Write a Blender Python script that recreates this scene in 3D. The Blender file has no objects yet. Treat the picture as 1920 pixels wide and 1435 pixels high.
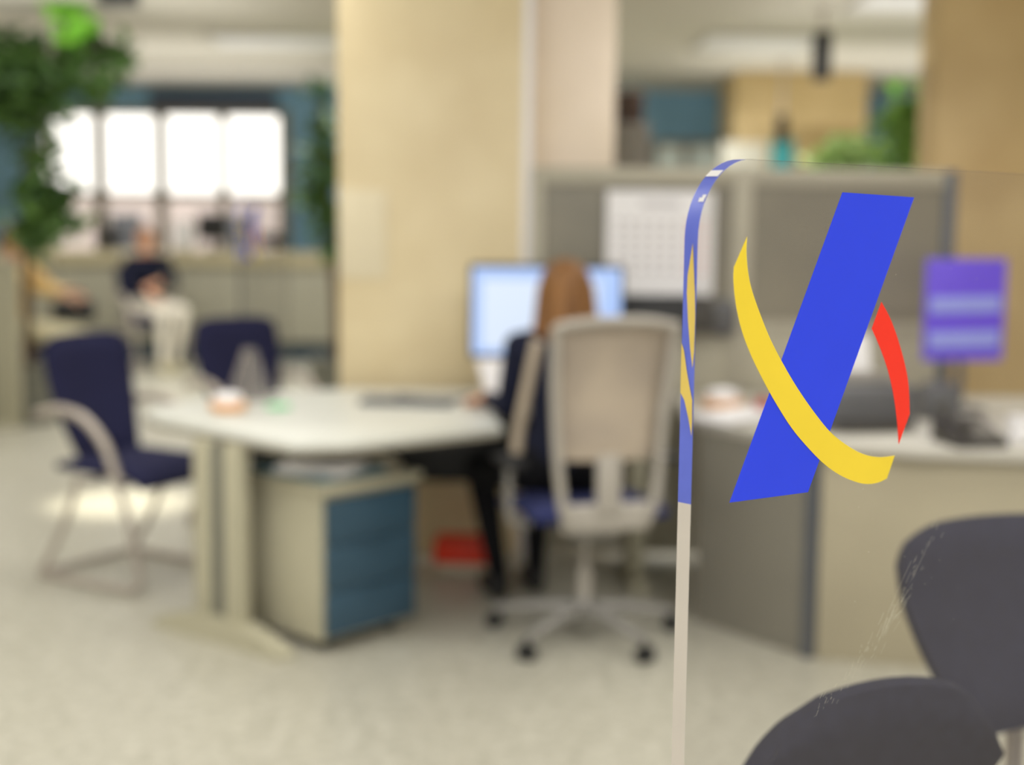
import bpy, bmesh, math, random
from mathutils import Vector, Matrix, Euler
random.seed(7)
PI = math.pi
scn = bpy.context.scene
C = scn.collection

# ------------------------------------------------------------------ helpers
def lin(c):
    def f(v):
        v /= 255.0
        return v / 12.92 if v <= .04045 else ((v + .055) / 1.055) ** 2.4
    return (f(c[0]), f(c[1]), f(c[2]), 1)

def mat(name, rgb, rough=.6, var=.12, scale=14, metal=0, spec=.5, stretch=None, emit=None, estr=0, bump=0, rgb2=None):
    m = bpy.data.materials.new(name); m.use_nodes = True
    n = m.node_tree.nodes; l = m.node_tree.links
    b = n['Principled BSDF']
    tc = n.new('ShaderNodeTexCoord'); mp = n.new('ShaderNodeMapping')
    if stretch: mp.inputs['Scale'].default_value = stretch
    nz = n.new('ShaderNodeTexNoise'); nz.inputs['Scale'].default_value = scale; nz.inputs['Detail'].default_value = 4
    cr = n.new('ShaderNodeValToRGB')
    a = lin(rgb); c2 = lin(rgb2) if rgb2 else None
    cr.color_ramp.elements[0].position = .3; cr.color_ramp.elements[1].position = .7
    cr.color_ramp.elements[0].color = c2 if c2 else tuple(v * (1 - var) for v in a[:3]) + (1,)
    cr.color_ramp.elements[1].color = a if c2 else tuple(min(1, v * (1 + var * .6)) for v in a[:3]) + (1,)
    l.new(tc.outputs['Object'], mp.inputs['Vector']); l.new(mp.outputs['Vector'], nz.inputs['Vector'])
    l.new(nz.outputs['Fac'], cr.inputs['Fac']); l.new(cr.outputs['Color'], b.inputs['Base Color'])
    b.inputs['Roughness'].default_value = rough; b.inputs['Metallic'].default_value = metal
    b.inputs['Specular IOR Level'].default_value = spec
    if emit:
        b.inputs['Emission Color'].default_value = lin(emit); b.inputs['Emission Strength'].default_value = estr
    if bump:
        bp = n.new('ShaderNodeBump'); bp.inputs['Strength'].default_value = bump; bp.inputs['Distance'].default_value = .003
        l.new(nz.outputs['Fac'], bp.inputs['Height']); l.new(bp.outputs['Normal'], b.inputs['Normal'])
    return m

class MB:
    """collects shapes into one mesh"""
    def __init__(s): s.bm = bmesh.new()
    def _xf(s, vs, c, rz=0, rot=None):
        R = (Euler(rot).to_matrix() if rot else Matrix.Rotation(rz, 3, 'Z'))
        c = Vector(c)
        for v in vs: v.co = R @ v.co + c
    def box(s, c, d, rz=0, rot=None, bev=.004, seg=2):
        r = bmesh.ops.create_cube(s.bm, size=1); vs = r['verts']
        for v in vs: v.co = Vector((v.co.x * d[0], v.co.y * d[1], v.co.z * d[2]))
        if bev:
            es = {e for v in vs for e in v.link_edges}
            q = bmesh.ops.bevel(s.bm, geom=list(es), offset=min(bev, min(d) * .45), segments=seg, affect='EDGES', profile=.5)
            vs = list({v for f in q['faces'] for v in f.verts} | {v for v in vs if v.is_valid})
            done = set(vs); stack = list(vs)
            while stack:
                v = stack.pop()
                for e in v.link_edges:
                    o = e.other_vert(v)
                    if o not in done: done.add(o); stack.append(o)
            vs = list(done)
        s._xf(vs, c, rz, rot); return s
    def tube(s, pts, r, n=12, rad=None, cap=True):
        pts = [Vector(p) for p in pts]; rings = []
        up = Vector((0, 0, 1))
        for i, p in enumerate(pts):
            t = (pts[min(i + 1, len(pts) - 1)] - pts[max(i - 1, 0)]).normalized()
            if i == 0:
                a = t.cross(up)
                if a.length < .1: a = t.cross(Vector((1, 0, 0)))
            else:
                a = prev - t * prev.dot(t)
            a.normalize(); prev = a; b = t.cross(a)
            rr = rad[i] if rad else r
            rings.append([s.bm.verts.new(p + (a * math.cos(k * 2 * PI / n) + b * math.sin(k * 2 * PI / n)) * rr) for k in range(n)])
        for A, B in zip(rings, rings[1:]):
            for k in range(n): s.bm.faces.new((A[k], A[(k + 1) % n], B[(k + 1) % n], B[k]))
        if cap:
            s.bm.faces.new(list(reversed(rings[0]))); s.bm.faces.new(rings[-1])
        return s
    def cyl(s, p0, p1, r0, r1=None, n=20): return s.tube([p0, p1], r0, n, [r0, r1 if r1 is not None else r0])
    def lathe(s, c, prof, n=28):
        c = Vector(c); rings = []
        for (r, z) in prof:
            rings.append([s.bm.verts.new(c + Vector((max(r, .0004) * math.cos(k * 2 * PI / n), max(r, .0004) * math.sin(k * 2 * PI / n), z))) for k in range(n)])
        for A, B in zip(rings, rings[1:]):
            for k in range(n): s.bm.faces.new((A[k], A[(k + 1) % n], B[(k + 1) % n], B[k]))
        s.bm.faces.new(list(reversed(rings[0]))); s.bm.faces.new(rings[-1]); return s
    def prism(s, poly, z0, z1, bev=0):
        lo = [s.bm.verts.new((x, y, z0)) for x, y in poly]; hi = [s.bm.verts.new((x, y, z1)) for x, y in poly]
        n = len(poly); s.bm.faces.new(list(reversed(lo))); t = s.bm.faces.new(hi)
        for k in range(n): s.bm.faces.new((lo[k], lo[(k + 1) % n], hi[(k + 1) % n], hi[k]))
        if bev: bmesh.ops.bevel(s.bm, geom=list(t.edges), offset=bev, segments=2, affect='EDGES', profile=.5)
        return s
    def ext(s, poly3, vec):
        """extrude a planar 3-D polygon along vec"""
        a = [s.bm.verts.new(p) for p in poly3]; b = [s.bm.verts.new(Vector(p) + Vector(vec)) for p in poly3]
        n = len(a); s.bm.faces.new(list(reversed(a))); s.bm.faces.new(b)
        for k in range(n): s.bm.faces.new((a[k], a[(k + 1) % n], b[(k + 1) % n], b[k]))
        return s
    def slab(s, fn, nu, nv, th):
        """curved padded sheet: fn(u,v)->(pos, normal); closed with rounded edge"""
        F = []; B = []
        for i in range(nu + 1):
            fa = []; ba = []
            for j in range(nv + 1):
                u, v = i / nu, j / nv; p, nn = fn(u, v); p = Vector(p); nn = Vector(nn)
                e = min(u, 1 - u, v, 1 - v); k = th * (.35 + .65 * min(1, e / .12))
                fa.append(s.bm.verts.new(p + nn * k * .5)); ba.append(s.bm.verts.new(p - nn * k * .5))
            F.append(fa); B.append(ba)
        for i in range(nu):
            for j in range(nv):
                s.bm.faces.new((F[i][j], F[i + 1][j], F[i + 1][j + 1], F[i][j + 1]))
                s.bm.faces.new((B[i][j], B[i][j + 1], B[i + 1][j + 1], B[i + 1][j]))
        rim = [(i, 0) for i in range(nu)] + [(nu, j) for j in range(nv)] + [(i, nv) for i in range(nu, 0, -1)] + [(0, j) for j in range(nv, 0, -1)]
        for k in range(len(rim)):
            a, b = rim[k], rim[(k + 1) % len(rim)]
            s.bm.faces.new((F[a[0]][a[1]], B[a[0]][a[1]], B[b[0]][b[1]], F[b[0]][b[1]]))
        return s
    def ball(s, c, r, sc=(1, 1, 1), R=None, n=16):
        q = bmesh.ops.create_uvsphere(s.bm, u_segments=n, v_segments=n // 2 + 2, radius=r)
        R = R or Matrix.Identity(3); c = Vector(c)
        for v in q['verts']: v.co = R @ Vector((v.co.x * sc[0], v.co.y * sc[1], v.co.z * sc[2])) + c
        return s
    def build(s, name, m, parent=None, smooth=True):
        bmesh.ops.recalc_face_normals(s.bm, faces=s.bm.faces[:])
        me = bpy.data.meshes.new(name); s.bm.to_mesh(me); s.bm.free()
        for mm in (m if isinstance(m, (list, tuple)) else [m]): me.materials.append(mm)
        if smooth:
            me.shade_smooth()
            try: me.set_sharp_from_angle(angle=math.radians(38))
            except Exception: pass
        o = bpy.data.objects.new(name, me); C.objects.link(o)
        if parent: o.parent = parent
        return o

def tag(o, label, cat, group=None, kind=None):
    o['label'] = label; o['category'] = cat
    if group: o['group'] = group
    if kind: o['kind'] = kind
    return o
def thing(name, label, cat, loc=(0, 0, 0), rz=0, group=None):
    o = bpy.data.objects.new(name, None); C.objects.link(o); o.empty_display_size = .1
    o.location = loc; o.rotation_euler = (0, 0, rz)
    return tag(o, label, cat, group)
def struct(o, label=None):
    o['kind'] = 'structure'
    if label: o['label'] = label
    return o
def copy_tree(o, parent=None):
    c = o.copy(); C.objects.link(c)
    if parent: c.parent = parent
    for ch in list(o.children): copy_tree(ch, c)
    return c
def smooth_path(pts, k=6):
    P = [Vector(p) for p in pts]; out = []
    for i in range(len(P) - 1):
        p0 = P[max(i - 1, 0)]; p1 = P[i]; p2 = P[i + 1]; p3 = P[min(i + 2, len(P) - 1)]
        for j in range(k):
            t = j / k
            out.append(.5 * ((2 * p1) + (p2 - p0) * t + (2 * p0 - 5 * p1 + 4 * p2 - p3) * t * t + (3 * p1 - p0 - 3 * p2 + p3) * t ** 3))
    out.append(P[-1]); return out

# ------------------------------------------------------------------ materials
M = {}
M['stone'] = mat('beige_stone', (226, 210, 172), .45, scale=3.2, rgb2=(214, 196, 156))
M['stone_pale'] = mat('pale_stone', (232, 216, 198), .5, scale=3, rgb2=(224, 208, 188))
M['stone_tan'] = mat('tan_stone', (204, 178, 128), .5, scale=2.2, rgb2=(186, 158, 108))
M['stone_far'] = mat('far_stone', (206, 182, 134), .5, scale=2.5, rgb2=(190, 166, 116))
M['ceil'] = mat('ceiling_panel', (204, 199, 186), .8, scale=3, var=.06, stretch=(.3, 9, 1))
M['pale'] = mat('pale_plaster', (206, 202, 194), .7, var=.04)
M['blue_wall'] = mat('blue_paint', (140, 188, 222), .6, var=.1, scale=3)
M['side_wall'] = mat('cream_paint', (206, 198, 176), .7, var=.05, scale=2)
M['counter'] = mat('grey_laminate', (158, 155, 138), .5, var=.06, scale=5)
M['counter_top'] = mat('beige_laminate', (184, 174, 142), .5, var=.05)
M['dark_kick'] = mat('dark_teal_plinth', (48, 66, 78), .5, var=.1)
M['worktop'] = mat('white_worktop', (202, 203, 196), .38, var=.03, scale=6)
M['edge'] = mat('grey_edge_band', (150, 144, 128), .5, var=.05)
M['putty'] = mat('putty_metal', (176, 171, 148), .45, var=.04)
M['putty_dark'] = mat('dark_putty_metal', (112, 112, 102), .5, var=.05)  # darker, greyer putty metal
M['black'] = mat('black_laminate', (18, 18, 20), .5, var=.2)
M['petrol'] = mat('petrol_blue_metal', (48, 76, 94), .45, var=.06)
M['navy'] = mat('navy_fabric', (35, 36, 66), .9, var=.2, scale=60, spec=.2, bump=.2)
M['slate'] = mat('slate_fabric', (52, 54, 72), .9, var=.15, scale=60, spec=.2, bump=.2)
M['tubemetal'] = mat('satin_grey_tube', (176, 166, 156), .4, var=.05, metal=.2)
M['chrome'] = mat('chrome_tube', (200, 200, 202), .25, var=.03, metal=.8)
M['chair_frame'] = mat('light_grey_plastic', (164, 158, 149), .45, var=.04)
M['chair_mesh'] = mat('taupe_mesh', (176, 162, 144), .8, scale=5, rgb2=(152, 140, 127), bump=.2)
M['base_grey'] = mat('grey_base_metal', (140, 137, 132), .4, var=.05, metal=.1)
M['seat_blue'] = mat('blue_seat_fabric', (34, 42, 92), .9, var=.15, scale=50)
M['rubber'] = mat('black_rubber', (24, 24, 26), .6, var=.1)
M['part_frame'] = mat('partition_frame', (172, 166, 148), .45, var=.04)
M['part_glass'] = mat('partition_dim_glass', (136, 129, 111), .35, scale=2.5, rgb2=(116, 111, 97))
M['part_low'] = mat('partition_low_panel', (176, 170, 150), .5, var=.05)
M['part_dark'] = mat('dark_partition_post', (70, 78, 90), .4, var=.05)
M['bpanel_grey'] = mat('grey_desk_panel', (124, 121, 110), .5, var=.06, scale=4)
M['bpanel_beige'] = mat('beige_desk_panel', (172, 163, 138), .5, var=.06, scale=4)
M['paper'] = mat('white_paper', (240, 238, 240), .7, var=.02)
M['print'] = mat('grey_print', (190, 186, 190), .7, var=.05)
M['print_red'] = mat('red_print', (226, 184, 184), .7, var=.05)
M['screen'] = mat('lit_screen', (30, 34, 44), .3, var=.02, emit=(176, 204, 255), estr=.78)
M['screen_doc'] = mat('lit_document', (60, 60, 60), .3, var=.02, emit=(220, 234, 255), estr=.76)
M['orange'] = mat('orange_base', (226, 168, 110), .5, var=.08)
M['green'] = mat('green_plastic', (112, 214, 150), .4, var=.05)
M['teal'] = mat('teal_card', (86, 136, 150), .6, var=.08)
M['cream'] = mat('cream_card', (214, 204, 180), .6, var=.05)
M['red'] = mat('red_card', (250, 66, 36), .5, var=.06)
M['red_dark'] = mat('deep_red_plastic', (176, 60, 56), .5, var=.06)
M['purple'] = mat('purple_board', (96, 62, 226), .5, var=.06)
M['lilac'] = mat('pale_blue_stripe', (146, 156, 236), .5, var=.04)
M['dgrey'] = mat('dark_grey_plastic', (74, 76, 82), .45, var=.08)
M['mgrey'] = mat('mid_grey_plastic', (138, 133, 126), .5, var=.06)
M['leaf'] = None
M['bark'] = mat('brown_bark', (92, 70, 48), .9, var=.3, scale=25)
M['skin'] = mat('skin', (214, 160, 128), .55, var=.05, scale=20)
M['hair'] = mat('auburn_hair', (140, 96, 48), .6, scale=40, stretch=(1, 1, .12), rgb2=(96, 60, 26))
M['hair_br'] = mat('ginger_brown_hair', (150, 104, 66), .65, var=.25, scale=30)
M['hair_dk'] = mat('dark_brown_hair', (104, 74, 40), .65, var=.25, scale=30)
M['navy_cloth'] = mat('dark_navy_cloth', (24, 27, 46), .9, var=.25, scale=25, spec=.2)
M['black_cloth'] = mat('black_cloth', (20, 20, 24), .9, var=.2, scale=25, spec=.2)
M['white_cloth'] = mat('white_cloth', (226, 220, 206), .85, var=.06, scale=12)
M['tan_cloth'] = mat('tan_cloth', (206, 172, 112), .85, var=.12, scale=12)
M['cream_cloth'] = mat('cream_cloth', (206, 198, 164), .85, var=.08, scale=12)
M['dec_blue'] = mat('blue_vinyl', (48, 72, 238), .45, var=.02, spec=.3)
M['dec_yellow'] = mat('yellow_vinyl', (246, 216, 62), .45, var=.03, spec=.3)
M['dec_red'] = mat('red_vinyl', (250, 56, 40), .45, var=.02, spec=.3)
M['edge_blue'] = mat('blue_edge_reflection', (102, 116, 214), .35, var=.08, scale=20, spec=.4)  # emblem's reflection inside the edge, put into the colour
M['edge_gold'] = mat('gold_edge_reflection', (228, 200, 104), .35, var=.08, scale=20, spec=.4)
M['edge_frost'] = mat('frosted_edge', (206, 198, 188), .4, var=.03)
M['scratch'] = mat('pale_scratch', (206, 202, 184), .6, var=.1)
M['sky_glass'] = None

def leafmat(name, a, b):
    m = bpy.data.materials.new(name); m.use_nodes = True
    n = m.node_tree.nodes; l = m.node_tree.links; p = n['Principled BSDF']
    g = n.new('ShaderNodeNewGeometry'); cr = n.new('ShaderNodeValToRGB')
    cr.color_ramp.elements[0].color = lin(a); cr.color_ramp.elements[1].color = lin(b)
    l.new(g.outputs['Random Per Island'], cr.inputs['Fac']); l.new(cr.outputs['Color'], p.inputs['Base Color'])
    p.inputs['Roughness'].default_value = .5
    return m
M['leaf'] = leafmat('dark_leaf', (36, 66, 28), (104, 146, 66))
M['leaf_mid'] = leafmat('mid_leaf', (118, 164, 78), (164, 202, 112))
M['leaf_lime'] = leafmat('lime_leaf', (136, 214, 66), (172, 232, 96))
M['leaf_pale'] = leafmat('pale_leaf', (170, 212, 124), (204, 228, 166))

def gridmat(name, ink):
    m = bpy.data.materials.new(name); m.use_nodes = True
    n = m.node_tree.nodes; l = m.node_tree.links; b = n['Principled BSDF']
    tc = n.new('ShaderNodeTexCoord'); mp = n.new('ShaderNodeMapping'); mp.inputs['Rotation'].default_value = (PI / 2, 0, 0)
    br = n.new('ShaderNodeTexBrick'); br.offset = 0; br.inputs['Scale'].default_value = 1
    br.inputs['Brick Width'].default_value = .05; br.inputs['Row Height'].default_value = .04; br.inputs['Mortar Size'].default_value = .011
    br.inputs['Color1'].default_value = lin(ink); br.inputs['Color2'].default_value = lin(ink); br.inputs['Mortar'].default_value = lin((240, 238, 240))
    l.new(tc.outputs['Object'], mp.inputs['Vector']); l.new(mp.outputs['Vector'], br.inputs['Vector']); l.new(br.outputs['Color'], b.inputs['Base Color'])
    b.inputs['Roughness'].default_value = .7
    return m
def veil_glass(name, veil, alpha):
    """clear acrylic: mostly see-through, a little grey veil with specks, a mild mirror"""
    m = bpy.data.materials.new(name); m.use_nodes = True
    n = m.node_tree.nodes; l = m.node_tree.links; n.remove(n['Principled BSDF'])
    out = n['Material Output']
    tr = n.new('ShaderNodeBsdfTransparent'); tr.inputs['Color'].default_value = (.94, .94, .94, 1)
    df = n.new('ShaderNodeBsdfDiffuse'); df.inputs['Color'].default_value = lin(veil)
    gl = n.new('ShaderNodeBsdfGlossy'); gl.inputs['Roughness'].default_value = .03
    nz = n.new('ShaderNodeTexNoise'); nz.inputs['Scale'].default_value = 420; nz.inputs['Detail'].default_value = 2
    cr = n.new('ShaderNodeValToRGB'); e = cr.color_ramp.elements
    e[0].position = .73; e[0].color = (alpha, alpha, alpha, 1); e[1].position = .80; e[1].color = (min(1, alpha + .25),) * 3 + (1,)
    tc = n.new('ShaderNodeTexCoord'); l.new(tc.outputs['Object'], nz.inputs['Vector']); l.new(nz.outputs['Fac'], cr.inputs['Fac'])
    m1 = n.new('ShaderNodeMixShader'); l.new(cr.outputs['Color'], m1.inputs['Fac'])
    l.new(tr.outputs[0], m1.inputs[1]); l.new(df.outputs[0], m1.inputs[2])
    m2 = n.new('ShaderNodeMixShader'); m2.inputs['Fac'].default_value = .02
    l.new(m1.outputs[0], m2.inputs[1]); l.new(gl.outputs[0], m2.inputs[2])
    l.new(m2.outputs[0], out.inputs['Surface'])
    return m
M['acrylic'] = veil_glass('clear_acrylic', (140, 132, 122), .14)
M['pane'] = veil_glass('window_glass', (200, 200, 200), .02)
M['smoke_acrylic'] = veil_glass('smoky_acrylic', (150, 145, 142), .28)

def floor_mat():
    m = bpy.data.materials.new('terrazzo_floor'); m.use_nodes = True
    n = m.node_tree.nodes; l = m.node_tree.links; p = n['Principled BSDF']
    tc = n.new('ShaderNodeTexCoord')
    v = n.new('ShaderNodeTexVoronoi'); v.inputs['Scale'].default_value = 55
    nz = n.new('ShaderNodeTexNoise'); nz.inputs['Scale'].default_value = 1.1; nz.inputs['Detail'].default_value = 3
    n2 = n.new('ShaderNodeTexNoise'); n2.inputs['Scale'].default_value = 24; n2.inputs['Detail'].default_value = 5
    cr = n.new('ShaderNodeValToRGB'); e = cr.color_ramp.elements
    e[0].position = .1; e[0].color = lin((142, 139, 124)); e[1].position = .9; e[1].color = lin((192, 189, 176))
    c2 = n.new('ShaderNodeValToRGB'); f = c2.color_ramp.elements
    f[0].position = .35; f[0].color = lin((154, 151, 136)); f[1].position = .65; f[1].color = lin((194, 190, 176))
    mx = n.new('ShaderNodeMixRGB'); mx.blend_type = 'MULTIPLY'; mx.inputs['Fac'].default_value = .45
    m3 = n.new('ShaderNodeMixRGB'); m3.inputs['Fac'].default_value = .6
    for t in (v, nz, n2): l.new(tc.outputs['Object'], t.inputs['Vector'])
    l.new(v.outputs['Color'], cr.inputs['Fac']); l.new(n2.outputs['Fac'], c2.inputs['Fac'])
    l.new(cr.outputs['Color'], m3.inputs['Color1']); l.new(c2.outputs['Color'], m3.inputs['Color2'])
    l.new(m3.outputs['Color'], mx.inputs['Color1']); l.new(nz.outputs['Fac'], mx.inputs['Color2'])
    l.new(m3.outputs['Color'], p.inputs['Base Color'])
    p.inputs['Roughness'].default_value = .34; p.inputs['Specular IOR Level'].default_value = .45
    return m
M['floor'] = floor_mat()

# ------------------------------------------------------------------ the setting
X0, X1, Y0, Y1, ZC = -6.6, 6.6, -2.2, 15.0, 2.74
struct(MB().box((0, (Y0 + Y1) / 2, -.05), (X1 - X0, Y1 - Y0 + .4, .1), bev=0).build('floor', M['floor'], smooth=False))
struct(MB().box((0, (Y0 + Y1) / 2, ZC + .05), (X1 - X0, Y1 - Y0 + .4, .1), bev=0).build('ceiling', M['ceil'], smooth=False))
struct(MB().box((X0 - .05, (Y0 + Y1) / 2, ZC / 2), (.1, Y1 - Y0 + .4, ZC), bev=0).build('wall_left', M['side_wall'], smooth=False))
struct(MB().box((X1 + .05, (Y0 + Y1) / 2, ZC / 2), (.1, Y1 - Y0 + .4, ZC), bev=0).build('wall_right', M['side_wall'], smooth=False))
struct(MB().box((0, Y0 - .05, ZC / 2), (X1 - X0, .1, ZC), bev=0).build('wall_back', M['side_wall'], smooth=False))
# far wall with two window openings
WA = (-5.0, -2.34, .98, 2.50); WB = (1.42, 2.6, .98, 2.24)
w = MB()
def wallseg(x0, x1, z0, z1): w.box(((x0 + x1) / 2, Y1 + .1, (z0 + z1) / 2), (x1 - x0, .2, z1 - z0), bev=0)
wallseg(X0, WA[0], 0, ZC); wallseg(WA[1], WB[0], 0, ZC); wallseg(WB[1], X1, 0, ZC)
wallseg(WA[0], WA[1], 0, WA[2]); wallseg(WA[0], WA[1], WA[3], ZC)
wallseg(WB[0], WB[1], 0, WB[2]); wallseg(WB[0], WB[1], WB[3], ZC)
struct(w.build('wall_far', M['blue_wall'], smooth=False))
frame_m = mat('window_frame_paint', (150, 140, 120), .5, var=.05)
def window(name, W, xs, zt, gm='pane'):
    g = MB()
    g.box(((W[0] + W[1]) / 2, Y1 + .08, (W[2] + W[3]) / 2), (W[1] - W[0], .012, W[3] - W[2]), bev=0)
    o = struct(g.build(name, M[gm], smooth=False))
    f = MB()
    for x, wd in xs: f.box((x, Y1 + .06, (W[2] + W[3]) / 2), (wd, .1, W[3] - W[2]), bev=.004)
    for z in (W[2] + .03, W[3] - .03): f.box(((W[0] + W[1]) / 2, Y1 + .06, z), (W[1] - W[0], .098, .06), bev=.004)
    for z in zt: f.box(((W[0] + W[1]) / 2, Y1 + .06, z), (W[1] - W[0], .096, .07), bev=.004)
    f.build('window_frame', frame_m, o)
    return o
window('window_1', WA, [(-4.96, .08), (-4.34, .12), (-3.70, .11), (-3.05, .08), (-2.40, .12)], [1.60])
M['pane_frost'] = veil_glass('frosted_window', (206, 224, 212), .72)
window('window_2', WB, [(1.45, .06), (1.79, .06), (2.57, .06)], [1.6], 'pane_frost')
# roller-blind box: darker slate strip over the window's right half
struct(MB().box((-3.12, Y1 - .06, 2.58), (1.30, .12, .17), bev=.01).build('trim_1', mat('slate_blind_box', (84, 94, 116), .6, var=.05)))
# pale dropped ceiling edge in front of the window wall
struct(MB().box((-3.2, 13.2, 2.70), (4.6, 1.2, .08), bev=.01).build('trim_2', M['pale']))
# outside: pavement and a pale building beyond the windows
struct(MB().box((0, 24, -.06), (40, 17.2, .1), bev=0).build('ground_outside', mat('pavement', (190, 182, 172), .8, var=.1, scale=2), smooth=False))
bl = thing('building', 'pinkish pale building seen low through the far window', 'building', (-6, 22, 0))
MB().box((0, 0, .86), (14, .4, 1.72), bev=.02).build('wall', mat('pink_render', (206, 192, 188), .8, var=.05, scale=1), bl)
for i in range(7):
    MB().box((-5 + i * 1.7, -.21, .9), (.5, .05, 1.0), bev=.01).build('window', M['dgrey'], bl)

# columns
def column(nm, x0, x1, y0, y1, m, extra=None):
    return struct(MB().box(((x0 + x1) / 2, (y0 + y1) / 2, ZC / 2), (x1 - x0, y1 - y0, ZC - .002), bev=.012).build(nm, m))
column('column', -.735, .055, 5.98, 6.75, M['stone'], 1)['label'] = 'broad beige stone column behind the white desk'
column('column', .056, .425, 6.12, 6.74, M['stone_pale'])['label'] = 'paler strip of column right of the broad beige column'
column('column', 2.125, 3.4, 7.3, 7.62, M['stone_tan'])['label'] = 'tan column at the right edge of the frame'
column('column', 1.95, 3.12, 12.8, 13.8, M['stone_far'])['label'] = 'distant tan column with a dark pendant in front'
struct(MB().box((.052, 5.972, ZC / 2), (.035, .02, ZC - .01), bev=.003).build('corner_highlight', M['paper']))  # white strip paints the highlight along the column's corner

# ------------------------------------------------------------------ foreground acrylic screen with the emblem
TH = math.radians(42); PT = .0148; PL = .95; PTOP = 1.509; RC = .069
YL = [(0.0638, 1.4423), (0.0472, 1.4162), (0.0471, 1.4047), (0.0511, 1.3847), (0.0597, 1.3622), (0.0729, 1.3402), (0.0902, 1.3176), (0.1113, 1.2931), (0.1364, 1.2676), (0.1621, 1.2468), (0.1882, 1.2286), (0.2149, 1.2145), (0.2421, 1.2045), (0.2618, 1.2001), (0.2796, 1.1994), (0.295, 1.2017), (0.3072, 1.2237), (0.2817, 1.2248), (0.2558, 1.2299), (0.2283, 1.2406), (0.1974, 1.2575), (0.1708, 1.2785), (0.1449, 1.3021), (0.1231, 1.3248), (0.1017, 1.35), (0.0858, 1.3733), (0.0735, 1.394), (0.067, 1.4103), (0.0636, 1.4284)]
RD = [(0.2734, 1.3785), (0.2896, 1.3619), (0.3053, 1.3395), (0.3196, 1.3134), (0.3274, 1.2919), (0.3317, 1.2635), (0.3141, 1.2342), (0.3094, 1.2585), (0.3014, 1.2846), (0.2894, 1.3107), (0.2738, 1.3344), (0.2588, 1.3531)]
BL = [(0.2024, 1.4829), (0.3225, 1.4801), (0.1656, 1.2038), (0.0512, 1.2087)]
def subdiv(poly, corners):
    """Catmull-Rom between sharp corners of a closed outline"""
    out = []; n = len(poly); cs = sorted(corners)
    for a, b in zip(cs, cs[1:] + [cs[0] + n]):
        seg = [Vector((poly[i % n][0], poly[i % n][1], 0)) for i in range(a, b + 1)]
        out += [(p.x, p.y) for p in smooth_path(seg, 5)[:-1]]
    return out
def screen(label, loc, rz):
    """local x runs along the pane, z up, -y is the emblem face"""
    t = thing('acrylic_screen', label, 'screen', loc, rz, 'clear acrylic screens with the emblem')
    out = [(RC * 0 + 0, .03)]
    arc = [(RC - RC * math.cos(a), PTOP - RC + RC * math.sin(a)) for a in [i * PI / 2 / 14 for i in range(15)]]
    out = [(0, .03)] + arc + [(PL - RC + RC * math.sin(a), PTOP - RC + RC * math.cos(a)) for a in [i * PI / 2 / 14 for i in range(15)]] + [(PL, .03)]
    # two faces of the sheet
    g = MB()
    f1 = [g.bm.verts.new((x, 0, z)) for x, z in out]; g.bm.faces.new(f1)
    g.build('sheet', M['acrylic'], t, smooth=False)
    # edge bands round the rim, the blue one painting the emblem's inner reflection
    def rim(pts, m, name, y0=0, y1=PT, lab=None, off=0.0):
        e = MB(); A = [e.bm.verts.new((x - off, y0, z)) for x, z in pts]; B = [e.bm.verts.new((x - off, y1, z)) for x, z in pts]
        for i in range(len(pts) - 1): e.bm.faces.new((A[i], A[i + 1], B[i + 1], B[i]))
        o = e.build(name, m, t)
        if lab: o['label'] = lab
        return o
    zb = 1.2135
    rim([(0, .03), (0, zb)], M['edge_frost'], 'edge_band', lab='whitish lower edge')
    rim([(0, zb)] + arc, M['edge_blue'], 'edge_band', lab='edge painted with blue reflection of the emblem')
    rim(out[15:], M['acrylic'], 'edge_band', lab='clear top edge')
    def onedge(quad, m, lab):  # gold patches paint the swoosh's reflection in the edge
        e = MB(); e.bm.faces.new([e.bm.verts.new((-.0006, y, z)) for y, z in quad]); o = e.build('edge_reflection', m, t, smooth=False); o['label'] = lab
    onedge([(.0050, 1.437), (.0035, 1.42), (.0012, 1.395), (.0002, 1.375), (.0004, 1.345), (.0018, 1.331), (.0050, 1.348), (.0080, 1.37), (.0102, 1.395), (.0098, 1.41), (.0070, 1.425)], M['edge_gold'], 'upper gold reflection painted on the edge')
    onedge([(.0148, 1.352), (.0118, 1.346), (.0085, 1.33), (.0045, 1.315), (.0012, 1.304), (.0006, 1.285), (.0010, 1.273), (.0050, 1.288), (.0100, 1.303), (.0146, 1.309)], M['edge_gold'], 'lower gold reflection painted on the edge')
    # white glints painted as small patches at the rounded corner
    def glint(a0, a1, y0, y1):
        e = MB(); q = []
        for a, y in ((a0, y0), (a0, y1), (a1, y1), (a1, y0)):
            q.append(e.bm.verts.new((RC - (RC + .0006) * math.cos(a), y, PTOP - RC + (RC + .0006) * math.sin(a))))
        e.bm.faces.new(q); o = e.build('edge_reflection', M['paper'], t, smooth=False); o['label'] = 'white glint painted at the corner'
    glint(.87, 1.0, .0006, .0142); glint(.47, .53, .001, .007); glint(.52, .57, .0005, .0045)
    # the emblem: three vinyl shapes
    def vinyl(poly, m, name, y):
        e = MB(); e.ext([(x, -y, z) for x, z in poly], (0, -.0003, 0)); return e.build(name, m, t, smooth=False)
    vinyl(BL, M['dec_blue'], 'emblem_bar', .0003)
    vinyl(subdiv(YL, [0, 1, 15, 16]), M['dec_yellow'], 'emblem_swoosh', .0008)
    vinyl(subdiv(RD, [0, 5, 6, 11]), M['dec_red'], 'emblem_arc', .0003)
    # foot rail that holds the sheet
    MB().box((PL / 2, PT / 2, .03), (PL, .06, .06), bev=.006).build('base_rail', M['tubemetal'], t)
    return t
s1 = screen('large clear acrylic screen with blue, yellow and red emblem, nearest the viewer', (.1547, 1.2, 0), TH)
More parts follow.
